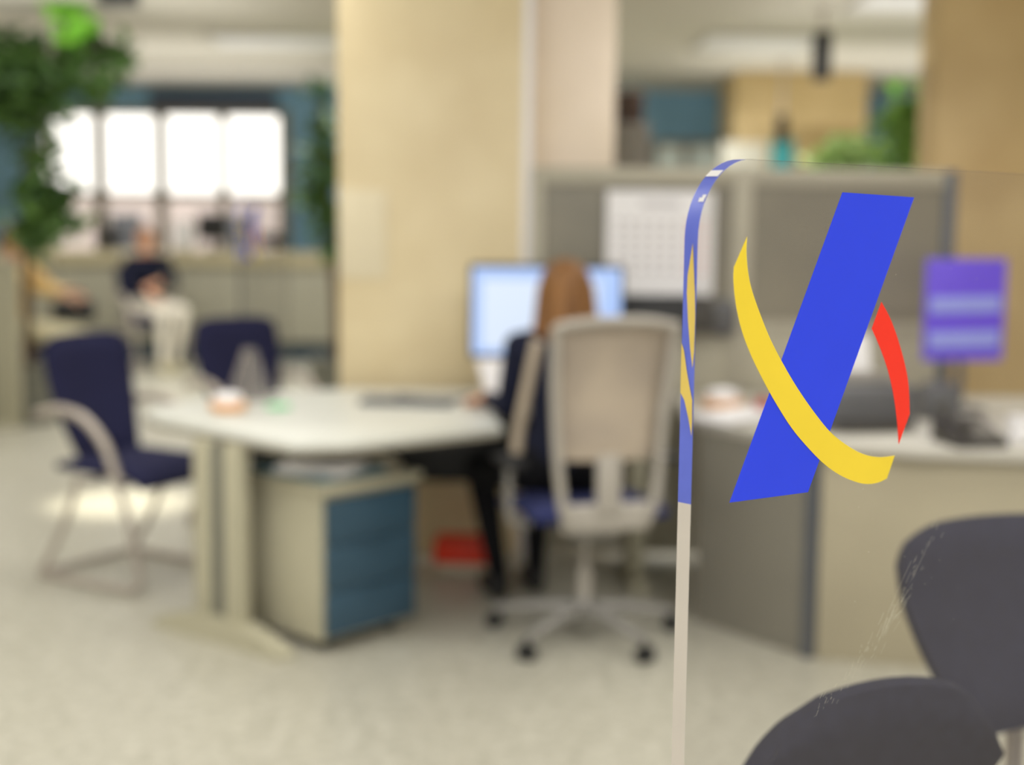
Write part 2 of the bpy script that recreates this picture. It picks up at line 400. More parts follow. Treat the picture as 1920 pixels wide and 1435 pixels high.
# scratches on the near sheet
rs = random.Random(3); sc = MB()
path = [(.3916, 1.1378), (.3413, 1.0778), (.3052, 1.0452), (.2519, 1.0118), (.2139, .9926), (.1837, .9786)]
def scr(u, z, L, wd, ang):
    dx, dz = math.cos(ang) * L, math.sin(ang) * L; px, pz = -math.sin(ang) * wd, math.cos(ang) * wd
    sc.bm.faces.new([sc.bm.verts.new((a, -.0004, b)) for a, b in ((u, z), (u + dx, z + dz), (u + dx + px, z + dz + pz), (u + px, z + pz))])
for i in range(150):
    k = rs.random(); k = .18 + .35 * rs.gauss(.5, .5) if rs.random() < .55 else k
    k = min(.999, max(0, k)) * 5; j = int(k); f = k - j
    a, b = path[j], path[j + 1]
    u = a[0] + (b[0] - a[0]) * f + rs.gauss(0, .006); z = a[1] + (b[1] - a[1]) * f + rs.gauss(0, .006)
    dense = 1.0 if .8 < k < 2.4 else .45
    scr(u, z, rs.uniform(.002, .016) * dense, rs.uniform(.00012, .0003), math.radians(rs.gauss(50, 7)))
scr(.352, 1.091, .05, .00022, math.radians(51)); scr(.318, 1.075, .045, .0002, math.radians(50)); scr(.30, 1.04, .03, .0003, math.radians(50))
for i in range(46):
    scr(rs.uniform(.2, .45), rs.uniform(.97, 1.48), rs.uniform(.0005, .0012), .0004, rs.uniform(0, 3))
so = sc.build('scratch_marks', M['scratch'], s1, smooth=False); so['kind'] = 'stuff'; so['label'] = 'fine pale scratches and dust specks'

s2 = copy_tree(s1)
for ch in list(s2.children):
    if ch.name.startswith('scratch_marks'): bpy.data.objects.remove(ch)
s2['label'] = 'distant acrylic screen seen nearly edge-on behind the far navy chair'
for ch in s2.children:
    if ch.name.startswith('edge_band') and ch.get('label') == 'whitish lower edge':
        ch.data = ch.data.copy(); ch.data.materials[0] = M['dgrey']; ch['label'] = 'dark grey lower edge'
s2.location = (-1.42, 7.45, 0); s2.rotation_euler = (0, 0, math.radians(84))

# ------------------------------------------------------------------ white desk
desk = thing('desk', 'white topped desk with putty legs in front of the beige column', 'desk', (0, 0, 0))
A = [(-.70, 4.45), (-.52, 4.49), (-.37, 4.61), (-.20, 4.75), (-.03, 4.88), (-.06, 5.02), (-.08, 5.15), (-.02, 5.28), (.10, 5.34), (.60, 5.34), (.60, 5.88), (-.66, 5.88), (-1.00, 5.72), (-1.22, 5.50), (-1.335, 5.25), (-1.33, 5.10), (-1.25, 4.97)]
MB().prism(A, .708, .73, bev=.003).build('worktop', M['worktop'], desk)
A2 = [(-.60 + (x + .6) * .997, 5.2 + (y - 5.2) * .997) for x, y in A]
MB().prism(A2, .69, .7075).build('edge_band', M['edge'], desk)
# end leg: two uprights, dark cover between, arched foot
ang = math.atan2(.618, -.786)
leg = MB()
for s0, s1_ in ((.20, .285), (.355, .44)):
    p = (s0 + s1_) / 2
    leg.box((-.724 - .786 * p, 4.516 + .618 * p, .37), (s1_ - s0, .05, .64), rz=ang, bev=.008)
leg_o = leg.build('leg', M['putty'], desk)
MB().box((-.724 - .786 * .318, 4.516 + .618 * .318, .38), (.075, .03, .6), rz=ang, bev=.002).build('leg_cover', M['putty_dark'], leg_o)
ft = MB(); prof = []
L = .66
for i in range(21):
    u = i / 20; prof.append((u * L, .018 + .075 * math.sin(PI * min(1, max(0, u))) ** .8))
poly = [(x, z) for x, z in prof] + [(L, .0), (0, .0)]
dirv = Vector((-.786, .618, 0)); nv = Vector((.618, .786, 0))
ft.ext([Vector((-.724, 4.516, z)) + dirv * x - nv * .035 for x, z in poly], nv * .07)
ft.build('foot', M['putty'], leg_o)
# second leg at the far right end and a dark hanging modesty panel
l2 = MB(); l2.box((.5, 5.62, .37), (.06, .3, .64), bev=.006); l2.box((.5, 5.6, .02), (.07, .5, .04), bev=.01)
l2.build('leg', M['putty'], desk)
MB().box((-.42, 5.62, .54), (1.25, .02, .30), bev=.002).build('modesty_panel', M['black'], desk)
MB().box((-.27, 5.08, .672), (.28, .5, .03), rz=.2, bev=.004).build('drawer_tray', M['black'], desk)

# drawer pedestal
pb = math.atan2(.743, .669)        # width direction of the drawer front
ped = thing('drawer_pedestal', 'mobile drawer pedestal with petrol blue front under the white desk', 'drawer unit', (-.622, 4.565, 0), pb)
W_, D_, H_ = .415, .41, .515
MB().box((W_ / 2, D_ / 2, .045 + H_ / 2 - .01), (W_, D_, H_ - .02), bev=.005).build('carcass', M['putty'], ped)
for k in range(3):
    d = MB().box((W_ / 2 + .006, -.012, .06 + .155 * k + .075), (W_ - .016, .02, .150), bev=.004).build('drawer', M['petrol'], ped)
    MB().box((W_ / 2 + .006, -.026, .06 + .155 * k + .136), (.12, .008, .012), bev=.002).build('handle', M['petrol'], d)
MB().box((W_ / 2 + .004, D_ / 2 - .01, .045 + H_ - .005), (W_ + .03, D_ + .05, .03), bev=.006).build('top', M['putty'], ped)
for x in (.06, W_ - .06):
    for y in (.06, D_ - .06):
        c_ = MB(); c_.cyl((x, y - .012, .0235), (x, y + .012, .0235), .0225); c_.box((x, y, .042), (.03, .03, .012), bev=.002); c_.build('caster', M['rubber'], ped)
# things on the pedestal
def on_ped(x, y, z): return Vector((-.622, 4.565, 0)) + Matrix.Rotation(pb, 3, 'Z') @ Vector((x, y, z))
zt = .045 + H_ + .0105
o = thing('folder', 'teal folder lying flat on the drawer pedestal', 'folder', on_ped(.17, .20, zt), pb + .05)
MB().box((0, 0, .006), (.30, .36, .010), bev=.002).build('cover', M['teal'], o); MB().box((.004, 0, .0145), (.28, .34, .007), bev=0).build('sheets', M['paper'], o)
MB().box((0, 0, .020), (.30, .36, .004), bev=.001).build('cover', M['teal'], o)
st = tag(MB().box((0, 0, .011), (.20, .25, .022), bev=.003).box((.01, -.01, .028), (.19, .24, .012), rz=.2, bev=.002).build('paper_stack', M['paper']), 'white papers piled on the teal folder', 'papers')
st.location = on_ped(.12, .13, zt + .0225); st.rotation_euler = (0, 0, pb + .35)
ev = tag(MB().box((0, 0, .014), (.075, .16, .028), bev=.005).box((0, .0, .036), (.06, .10, .016), bev=.004).build('card_box', M['cream']), 'low cream card box at the right end of the pedestal top', 'box')
ev.location = on_ped(.375, .13, zt + .0005); ev.rotation_euler = (0, 0, pb)

# red-topped box on the floor under the desk
rb = thing('storage_box', 'low cream box with bright red lid on floor under desk', 'box', (-.175, 5.73, 0), math.radians(-3))
MB().box((0, 0, .022), (.24, .16, .044), bev=.004).build('body', M['cream'], rb)
MB().box((0, 0, .089), (.262, .18, .09), bev=.006).build('lid', M['red'], rb)

# dish / note holders
def note_holder(label, loc):
    t = thing('note_holder', label, 'desk dish', loc, .3, 'round orange holders with white notes')
    MB().lathe((0, 0, 0), [(.056, 0), (.066, .008), (.068, .028), (.062, .034), (.056, .030), (.052, .014)]).build('base', M['orange'], t)
    MB().lathe((0, 0, .015), [(.050, 0), (.052, .03), (.046, .046), (.02, .052)]).build('note_block', M['paper'], t)
    return t
note_holder('round orange holder with white notes on the white desk end', (-1.04, 5.17, .7305))
note_holder('round tan holder with white notes on the grey-panelled desk beside chair', (.80, 5.36, .7305)).scale = (1.2, 1.2, 1.15)
hl = tag(MB().tube([(-.045, 0, .009), (.03, 0, .009), (.034, 0, .009), (.045, 0, .009)], .009, 12, [.009, .009, .006, .004]).build('highlighter_pen', M['green']), 'small green highlighter lying on the white desk', 'pen')
hl.location = (-.865, 5.24, .7302); hl.rotation_euler = (0, 0, .2)
# clear brochure stand (leaning wedge)
bs = thing('brochure_stand', 'smoky clear brochure stand tapering upward behind the orange holder', 'stand', (-1.01, 5.43, .7305), 0)
MB().ext([(-.088, 0, 0), (.088, 0, 0), (.014, .05, .2), (-.030, .05, .2)], (0, .006, 0)).build('front_plate', M['smoke_acrylic'], bs)
MB().ext([(-.075, .10, 0), (.088, .10, 0), (.014, .056, .2), (-.030, .056, .2)], (0, .004, 0)).build('rear_plate', M['smoke_acrylic'], bs)
MB().tube([(-.008, -.002, .198), (.002, -.006, .002)], .0022, 8).tube([(-.086, -.002, .002), (-.028, .048, .196)], .0022, 8).build('rod', M['tubemetal'], bs)

# monitor
mon = thing('computer_monitor', 'black framed monitor with a glowing pale blue screen', 'monitor', (.132, 5.58, .7305), math.radians(-1.5))
MB().box((0, 0, .348), (.605, .035, .372), bev=.008).build('housing', M['black'], mon)
sq = MB().box((0, -.0185, .348), (.578, .002, .340), bev=0).build('screen', M['screen'], mon)
MB().box((-.02, -.0200, .338), (.46, .001, .27), bev=0).build('document_window', M['screen_doc'], sq)
MB().box((0, .03, .12), (.07, .03, .24), bev=.008).build('stand_neck', M['black'], mon)
MB().box((0, .02, .008), (.24, .17, .016), bev=.006).build('stand_foot', M['black'], mon)
# keyboard and cable, slanted papers
kb = thing('keyboard', 'dark keyboard on the white desk left of the seated woman', 'keyboard', (-.40, 5.40, .7305), math.radians(-8))
MB().box((0, 0, .009), (.36, .13, .016), bev=.005).build('case', M['dgrey'], kb)
ks = MB()
for i in range(13):
    for j in range(4): ks.box((-.16 + i * .0267, -.043 + j * .028, .0195), (.021, .022, .006), bev=.002, seg=1)
ks.build('keys', M['dgrey'], kb)
cp = tag(MB().tube(smooth_path([(-.46, 5.62, .7355), (-.36, 5.55, .7355), (-.28, 5.50, .7355), (-.20, 5.56, .7355), (-.155, 5.66, .7355)]), .005, 8).build('cable', M['dgrey']), 'dark cable curving over the desk behind the keyboard', 'cable')
ds = thing('document_stand', 'slanted stand holding a white sheet below the left of the monitor', 'stand', (-.075, 5.50, .7305), math.radians(-16))
MB().ext([(-.075, .03, .16), (.060, .03, .165), (.068, -.03, .02), (-.010, -.03, .0)], (0, .004, 0)).build('sheet', M['paper'], ds)
MB().box((0, .035, .05), (.02, .02, .1), rot=(-.3, 0, 0), bev=.003).box((0, .03, .005), (.12, .09, .01), bev=.003).build('easel', M['dgrey'], ds)

# ------------------------------------------------------------------ right desk
db = thing('desk', 'grey and beige panelled desk seen through the near acrylic screen', 'desk', (0, 0, 0))
Bp = [(.66, 5.04), (.99, 4.57), (1.30, 4.47), (1.75, 4.40), (2.35, 4.62), (2.35, 5.86), (.66, 5.86)]
MB().prism(Bp, .70, .73, bev=.003).build('worktop', mat('pale_grey_worktop', (184, 180, 170), .45, var=.04), db)
def panel(a, b, z0, z1, th, m, name):
    a = Vector((a[0], a[1], 0)); b = Vector((b[0], b[1], 0)); c = (a + b) / 2; d = b - a
    return MB().box((c.x, c.y, (z0 + z1) / 2), (d.length, th, z1 - z0), rz=math.atan2(d.y, d.x), bev=.003).build(name, m, db)
panel((.685, 5.03), (.985, 4.635), .0, .699, .025, M['bpanel_grey'], 'front_panel')['label'] = 'grey panel'
panel((1.02, 4.595), (1.74, 4.44), .0, .699, .025, M['bpanel_beige'], 'front_panel')['label'] = 'beige panel'
panel((1.77, 4.44), (2.32, 4.65), .0, .699, .025, M['bpanel_beige'], 'front_panel')['label'] = 'beige side panel'
MB().box((.998, 4.61, .35), (.04, .04, .698), rz=.6, bev=.004).build('corner_post', M['part_dark'], db)
MB().box((1.755, 4.437, .35), (.03, .03, .698), bev=.004).build('corner_post', M['mgrey'], db)
ptop = .7305
pr_ = thing('printer', 'low dark grey printer on the desk behind the acrylic screen', 'printer', (1.20, 4.98, ptop), math.radians(12))
MB().box((0, 0, .075), (.36, .30, .15), bev=.02).build('body', M['dgrey'], pr_)
MB().box((0, .06, .165), (.30, .14, .03), bev=.008).build('scanner_lid', M['mgrey'], pr_)
MB().box((0, -.17, .03), (.26, .10, .012), bev=.003).build('output_tray', M['black'], pr_)
MB().box((.02, .14, .23), (.22, .012, .16), rot=(-.25, 0, 0), bev=.002).build('paper_feed', M['paper'], pr_)
tp = thing('desk_telephone', 'black desk telephone right of the printer', 'telephone', (1.49, 4.58, ptop), math.radians(8))
MB().ext([(-.085, -.1, 0), (-.085, .1, 0), (-.085, .1, .075), (-.085, -.1, .025)], (.17, 0, 0)).build('body', M['black'], tp)
hs = MB(); hs.tube([(-.055, -.09, .065), (-.055, -.04, .072), (-.055, .04, .092), (-.055, .09, .107)], .016, 10, [.024, .014, .014, .024]); hs.build('handset', M['black'], tp)
kp = MB()
for i in range(3):
    for j in range(4): kp.box((.005 + i * .025, -.06 + j * .03, .036 + (-.06 + j * .03 + .06) * .25), (.017, .018, .012), bev=.002, seg=1)
kp.build('keys', M['mgrey'], tp)
mg = thing('mug', 'white mug right of the black telephone', 'mug', (1.665, 4.62, ptop), 0)
MB().lathe((0, 0, 0), [(.030, 0), (.038, .006), (.040, .085), (.036, .085), (.034, .012)]).build('cup', M['paper'], mg)
MB().tube(smooth_path([(.039, 0, .07), (.062, 0, .062), (.066, 0, .04), (.039, 0, .02)]), .005, 8).build('handle', M['paper'], mg)
rt = tag(MB().lathe((0, 0, 0), [(.026, 0), (.032, .005), (.032, .045), (.024, .052), (.024, .06)]).build('ink_bottle', M['red_dark']), 'small dull red pot beside the tan note holder', 'pot')
rt.location = (.93, 5.22, ptop)
pp = tag(MB().box((0, 0, .008), (.21, .30, .016), bev=.002).box((.01, .01, .02), (.21, .297, .008), rz=.1, bev=.002).build('paper_stack', M['paper']), 'white papers at the left rim of the grey-panelled desk', 'papers')
pp.location = (.80, 5.08, ptop); pp.rotation_euler = (0, 0, -.9)
bx_ = tag(MB().box((0, 0, .06), (.14, .10, .12), bev=.01).box((0, 0, .125), (.10, .06, .012), bev=.004).build('card_box', M['dgrey']), 'dark grey box under the purple board', 'box')
bx_.location = (1.56, 5.16, ptop)
# purple board on a stand
sb = thing('sign_board', 'purple board with two pale stripes on a desk stand', 'sign', (1.715, 5.40, ptop), math.radians(10))
MB().box((0, 0, .385), (.325, .012, .385), bev=.003).build('board', M['purple'], sb)
for z in (.405, .272): MB().box((0, -.0075, z), (.29, .003, .060), rot=(0, -.02, 0), bev=.001).build('stripe', M['lilac'], sb)
MB().box((0, .012, .12), (.03, .012, .24), bev=.003).build('stem', M['dgrey'], sb)
MB().box((0, .0, .006), (.16, .12, .012), bev=.003).build('foot', M['dgrey'], sb)
# office partition behind
pt = thing('office_partition', 'tall partition with grey-brown upper panes behind the seated woman', 'partition', (0, 5.945, 0))
PX = [.098, .945, 1.805]; PH = 1.655
for i, x in enumerate(PX):
    MB().box((x, 0, PH / 2), (.05 if i != 1 else .085, .05, PH), bev=.005).build('post', M['part_dark'] if i == 2 else M['part_frame'], pt)
for a, b in ((PX[0] + .025, PX[1] - .0425), (PX[1] + .0425, PX[2] - .025)):
    c = (a + b) / 2; wd = b - a
    MB().box((c, 0, PH - .0365), (wd, .046, .072), bev=.004).build('top_rail', M['part_frame'], pt)
    MB().box((c, 0, 1.0), (wd, .046, .05), bev=.004).build('middle_rail', M['part_frame'], pt)
    MB().box((c, 0, .505), (wd, .03, .94), bev=.003).build('lower_panel', M['part_low'], pt)
    MB().box((c, .005, 1.305), (wd, .012, .56), bev=0).build('pane', M['part_glass'], pt)
# calendar on the partition
cal = thing('wall_calendar', 'large white wall calendar hanging on the grey-brown partition', 'calendar', (.605, 5.905, 1.13), 0)
MB().box((0, 0, .215), (.445, .004, .43), bev=.0).build('sheet', M['paper'], cal)
MB().box((-.045, -.0028, .19), (.28, .0008, .24), bev=0).build('date_grid', gridmat('grey_dates', (196, 190, 192)), cal)
MB().box((.150, -.0028, .19), (.10, .0008, .24), bev=0).build('date_grid', gridmat('red_dates', (236, 190, 188)), cal)['label'] = 'pale red weekend dates'
MB().box((0, -.0028, .375), (.16, .0008, .02), bev=0).build('heading', M['print'], cal)
# black rack hung below the calendar
fr = thing('file_rack', 'black wall file rack hung under the white calendar', 'rack', (.60, 5.845, .985), 0)
MB().box((0, .068, .07), (.44, .010, .145), bev=.003).box((0, 0, .005), (.44, .13, .010), bev=.003).box((0, -.062, .06), (.44, .008, .11), bev=.003).build('tray', M['black'], fr)
for x in (-.216, .216): MB().box((x, 0, .06), (.008, .12, .10), bev=.002).build('end_plate', M['black'], fr)
gb = tag(MB().box((0, 0, .07), (.10, .05, .13), bev=.01).box((0, .02, .07), (.06, .03, .16), bev=.006).build('wall_telephone', M['dgrey']), 'dark grey unit on the partition right of the black rack', 'telephone')
gb.location = (.875, 5.885, .97)

# ------------------------------------------------------------------ visitor chairs
def visitor_chair(label, loc, rz, fabric, group, arms=True, corner_drop=.022, low=.46, rise=.50, hw0=.155, hw1=.223, arch=0):
    """faces local +x; tubular skid frame, padded tapering back"""
    t = thing('visitor_chair', label, 'chair', loc, rz, group)
    def back(u, v):                         # u across, v up
        zz = low + rise * v; hw = hw0 + (hw1 - hw0) * math.sin(min(1, v * 1.25) * PI / 2) - .02 * max(0, v - .9) / .1
        y = (u * 2 - 1) * hw
        corner = max(0, abs(u * 2 - 1) - .55) / .45
        zz -= (corner_drop * corner ** 2) * max(0, (v - .5) * 2)
        zz -= arch * (u * 2 - 1) ** 2 * v
        x = -.17 - .13 * v - .02 * math.sin(PI * v) + .03 * (u * 2 - 1) ** 2
        return (x, y, zz), (1, 0, .25)
    MB().slab(back, 14, 16, .055).build('backrest', fabric, t)
    def seat(u, v):                         # u front-back
        x = -.20 + .46 * u; y = (v * 2 - 1) * .235
        z = .455 - .045 * max(0, u - .7) / .3 * max(0, u - .7) / .3
        return (x, y, z), (0, 0, 1)
    MB().slab(seat, 14, 12, .065).build('seat', fabric, t)
    for s in (-1, 1):
        y = s * .25
        MB().tube(smooth_path([(-.06, y, .42), (-.15, y, .22), (-.26, y, .05), (-.28, y, .016), (-.2, y, .0145), (.18, y, .0145), (.24, y, .03), (.25, y, .08), (.2, y, .28), (.15, y, .42)], 5), .0135, 10).build('leg', M['tubemetal'], t)
        if arms: MB().tube(smooth_path([(-.278, y, .655), (-.20, y, .676), (-.13, y, .682), (-.02, y, .655), (.08, y, .57), (.135, y, .46), (.15, y, .42)], 6), .02, 10).build('armrest', M['tubemetal'], t)
    for bx, bz in ((-.285, .016), (-.03, .41), (.14, .41)) + (((-.278, .655),) if arms else ()):
        MB().tube([(bx, -.25, bz), (bx, .25, bz)], .0115, 10).build('crossbar', M['tubemetal'], t)
    MB().tube(smooth_path([(-.16, 0, .43), (-.205, 0, .46), (-.215, 0, low + .02), (-.235, 0, low + .14)], 4), .016, 10).build('back_bracket', M['tubemetal'], t)
    return t
GN = 'navy visitor chairs'; GS = 'slate visitor chairs in the foreground'
v1 = visitor_chair('navy visitor chair left of the white desk', (-1.50, 5.62, 0), math.radians(-30), M['navy'], GN)
v2 = copy_tree(v1); v2.location = (-1.13, 6.5, 0); v2.rotation_euler = (0, 0, math.radians(-48)); v2['label'] = 'navy visitor chair behind the white desk, beside the beige column'
v3 = copy_tree(v1); v3.location = (-3.32, 13.05, 0); v3.rotation_euler = (0, 0, math.radians(-52)); v3['label'] = 'distant navy chair under the person in white trousers'
f1 = visitor_chair('nearest slate chair, only its rounded backrest top showing', (.385, 1.99, 0), math.radians(108), M['slate'], GS, False, .05, .60, .29, .13, .19, .055)
f2 = visitor_chair('slate chair with upright back behind the nearest slate chair', (.945, 2.18, 0), math.radians(-72), M['slate'], GS, False, .02, .60, .342, .138, .215, .012)

# ------------------------------------------------------------------ office swivel chair
hub = Vector((.258, 4.80, 0)); face = math.atan2(.96, -.28)
oc = thing('office_chair', 'light grey swivel chair with tall mesh back and five-star base', 'chair', hub, face)
# local +x = forward
def ocb(u, v):
    zz = .66 + .455 * v; hw = .170 + .036 * v
    y = (u * 2 - 1) * hw; k = abs(u * 2 - 1)
    zz -= .02 * k ** 4 * v
    x = -.215 - .05 * v + .035 * k ** 2 + .02 * math.sin(PI * v)
    return (x, y, zz), (1, 0, .1)
MB().slab(ocb, 12, 14, .022).build('backrest', M['chair_mesh'], oc)
bf = MB()
for s in (-1, 1):
    bf.tube(smooth_path([(-.275, s * .205, 1.105), (-.24, s * .196, .95), (-.222, s * .184, .78), (-.225, s * .172, .62), (-.222, s * .150, .48), (-.20, s * .12, .445)], 5), .017, 10)
bf.tube(smooth_path([(-.272, -.205, 1.105), (-.30, -.1, 1.123), (-.305, 0, 1.126), (-.30, .1, 1.123), (-.272, .205, 1.105)], 5), .016, 10)
bf.box((-.205, 0, .468), (.035, .31, .095), bev=.014, seg=3)
bf.box((-.222, 0, .58), (.022, .085, .20), bev=.008)
bf.build('back_frame', M['chair_frame'], oc)
MB().tube(smooth_path([(-.17, .235, 1.05), (-.12, .25, .90), (-.06, .262, .74), (-.04, .262, .67)], 5), .02, 10, None).build('back_support', M['chair_mesh'], oc)
def ocs(u, v):
    x = -.17 + .44 * u; y = (v * 2 - 1) * .235
    return (x, y, .455 - .03 * max(0, u - .7) / .3 + .012 * (v * 2 - 1) ** 2), (0, 0, 1)
MB().slab(ocs, 12, 12, .07).build('seat', M['seat_blue'], oc)
MB().box((-.03, 0, .395), (.22, .16, .05), bev=.012).build('seat_mechanism', M['base_grey'], oc)
gl = MB(); gl.cyl((0, 0, .22), (0, 0, .385), .016); gl.cyl((0, 0, .10), (0, 0, .25), .027); gl.build('gas_lift', M['chair_frame'], oc)
for s in (-1, 1):
    ar = MB(); ar.tube(smooth_path([(0, s * .20, .41), (.0, s * .265, .43), (0, s * .275, .52), (0, s * .275, .62)], 4), .014, 10)
    ao = ar.build('armrest', M['base_grey'], oc)
    MB().box((.01, s * .275, .632), (.22, .07, .025), bev=.01, seg=3).build('arm_pad', M['rubber'], ao)
sb5 = MB(); sb5.lathe((0, 0, .075), [(.036, 0), (.042, .01), (.038, .06), (.028, .075)]); sb5.build('base_hub', M['base_grey'], oc)
for k in range(5):
    a = -face + math.radians(-90) + (k + .48) * 2 * PI / 5
    cx, sy = math.cos(a), math.sin(a); R = .33
    lg = MB().tube([(cx * .03, sy * .03, .11), (cx * .17, sy * .17, .098), (cx * R, sy * R, .072)], .02, 10, [.027, .022, .016]).build('base_leg', M['base_grey'], oc)
    ct = MB(); n_ = Vector((-sy, cx, 0)); p_ = Vector((cx * R, sy * R, .0275))
    for q in (-1, 1): ct.cyl(p_ + n_ * (.006 * q), p_ + n_ * (.024 * q), .027, n=18)
    ct.cyl(p_ + Vector((0, 0, .01)), p_ + Vector((0, 0, .05)), .008)
    ct.build('caster', M['rubber'], lg)

# ------------------------------------------------------------------ people
def rotm(fwd, tilt=0):
    f = Vector(fwd).normalized(); z = Vector((0, 0, 1)); x = f.cross(z).normalized(); z = x.cross(f)
    return Matrix((x, f, z)).transposed()          # columns: right, forward, up
def remeshed(g, name, mats, pick, voxel, parent=None):
    bmesh.ops.recalc_face_normals(g.bm, faces=g.bm.faces[:])
    me = bpy.data.meshes.new(name); g.bm.to_mesh(me); g.bm.free()
    o = bpy.data.objects.new(name, me); C.objects.link(o)
    r = o.modifiers.new('r', 'REMESH'); r.mode = 'VOXEL'; r.voxel_size = voxel; r.use_smooth_shade = True
    s = o.modifiers.new('s', 'SMOOTH'); s.factor = .5; s.iterations = 4
    dg = bpy.context.evaluated_depsgraph_get(); dg.update()
    nm = bpy.data.meshes.new_from_object(o.evaluated_get(dg)); o.modifiers.clear()
    o.data = nm; nm.name = name; nm.materials.clear()
    for m in mats: nm.materials.append(m)
    for p in nm.polygons:
        p.use_smooth = True; p.material_index = pick(p.center) if pick else 0
    if parent: o.parent = parent
    return o
def capsule(g, a, b, ra, rb):
    a, b = Vector(a), Vector(b); d = (b - a); n = 6
    P = [a + d * (i / n) for i in range(n + 1)]; R = [ra + (rb - ra) * i / n for i in range(n + 1)]
    g.tube(P, ra, 16, R); g.ball(a, ra); g.ball(b, rb)
def seg_dist(p, a, b):
    ab = b - a; t = max(0, min(1, (p - a).dot(ab) / max(1e-9, ab.dot(ab)))); return (p - a - ab * t).length
def person(label, J, look, mats, pickf, hairfn, hair_m, voxel=.008, scale=1.0):
    J = {k: Vector(v) for k, v in J.items()}; g = MB(); S = scale
    hd = J['head']; R = rotm(look)
    # head
    g.ball(hd + R @ Vector((0, -.012, .025)) * S, .092 * S, (.83, 1.02, .98), R, 20)
    g.ball(hd + R @ Vector((0, .022, -.045)) * S, .066 * S, (.88, 1.0, 1.1), R)
    g.ball(hd + R @ Vector((0, .055, -.088)) * S, .026 * S, (1.1, .9, .8), R)
    capsule(g, hd + R @ Vector((0, .088, .005)) * S, hd + R @ Vector((0, .106, -.03)) * S, .009 * S, .014 * S)
    g.ball(hd + R @ Vector((0, .086, -.066)) * S, .014 * S, (1.7, .7, .5), R)
    for s in (-1, 1):
        g.ball(hd + R @ Vector((s * .080, -.008, -.010)) * S, .028 * S, (.35, .7, 1.1), R)
        g.ball(hd + R @ Vector((s * .034, .078, .028)) * S, .018 * S, (1.2, .6, .5), R)
    capsule(g, J['neck'], hd + R @ Vector((0, -.01, -.06)) * S, .052 * S, .05 * S)
    # torso
    capsule(g, J['pelvis'], J['waist'], .125 * S, .115 * S); capsule(g, J['waist'], J['chest'], .115 * S, .125 * S)
    for s in 'lr':
        sh, el, wr, hp, kn, an, toe = (J[k + s] for k in ('sh_', 'el_', 'wr_', 'hip_', 'kn_', 'an_', 'toe_'))
        capsule(g, J['chest'], sh, .11 * S, .058 * S); capsule(g, J['neck'], sh, .05 * S, .055 * S); capsule(g, J['waist'], hp, .1 * S, .1 * S)
        capsule(g, sh, el, .056 * S, .044 * S); capsule(g, el, wr, .043 * S, .028 * S)
        capsule(g, hp, kn, .092 * S, .062 * S); capsule(g, kn, an, .06 * S, .038 * S)
        heel = Vector((an.x, an.y, toe.z)); capsule(g, an, heel + (heel - toe).normalized() * .02, .04 * S, .033 * S); capsule(g, heel, toe, .036 * S, .03 * S)
        # hand: palm, four unequal bent fingers, thumb from the side of the palm
        fd = (wr - el).normalized(); fd = (fd + Vector((0, 0, -.25))).normalized(); side = fd.cross(Vector((0, 0, 1))).normalized(); dn = side.cross(fd); dn = dn if dn.z < 0 else -dn
        pc = wr + fd * .05 * S
        for k in range(4): capsule(g, wr + side * (k - 1.5) * .012 * S, wr + (fd * .085 + side * (k - 1.5) * .021) * S, .014 * S, .011 * S)
        for k, ln in enumerate((.062, .076, .080, .070)):
            b0 = wr + (fd * .085 + side * (k - 1.5) * .0225) * S; m0 = b0 + (fd * ln * .5 + dn * .006) * S; e0 = m0 + (fd * ln * .38 + dn * .025) * S
            capsule(g, b0, m0, .0095 * S, .0088 * S); capsule(g, m0, e0, .0088 * S, .0075 * S)
        ts = -1 if (s == 'l') else 1
        t0 = wr + (fd * .03 + side * (-ts) * -.026) * S; t1 = t0 + (fd * .03 + side * ts * .028 + dn * .008) * S; t2 = t1 + (fd * .03 + side * ts * .008 + dn * .008) * S
        capsule(g, t0, t1, .0125 * S, .011 * S); capsule(g, t1, t2, .011 * S, .009 * S)
    o = remeshed(g, 'person', mats, lambda p: pickf(p, J, R), voxel)
    tag(o, label, 'person')
    for s in (-1, 1):
        e = MB().ball(hd + R @ Vector((s * .034, .081, .016)) * S, .0125 * S, (1, .6, .7), R).build('eye', M['black'], o)
    h = MB(); hairfn(h, hd, R, S); remeshed(h, 'hair', [hair_m], None, voxel * .9, o)
    return o
def hair_bob(h, hd, R, S):
    h.ball(hd + R @ Vector((0, -.022, .035)) * S, .105 * S, (.90, .98, .92), R, 24)
    for s in (-1, 1):
        capsule(h, hd + R @ Vector((s * .068, -.03, .02)) * S, hd + R @ Vector((s * .090, -.03, -.135)) * S, .036 * S, .032 * S)
        capsule(h, hd + R @ Vector((s * .035, -.075, .02)) * S, hd + R @ Vector((s * .042, -.072, -.16)) * S, .04 * S, .032 * S)
    capsule(h, hd + R @ Vector((0, -.085, .02)) * S, hd + R @ Vector((0, -.085, -.15)) * S, .04 * S, .034 * S)
def hair_short(h, hd, R, S):
    h.ball(hd + R @ Vector((0, -.024, .040)) * S, .098 * S, (.90, 1.0, .93), R, 22)
    h.ball(hd + R @ Vector((0, -.060, -.010)) * S, .064 * S, (1.1, .7, 1.1), R)
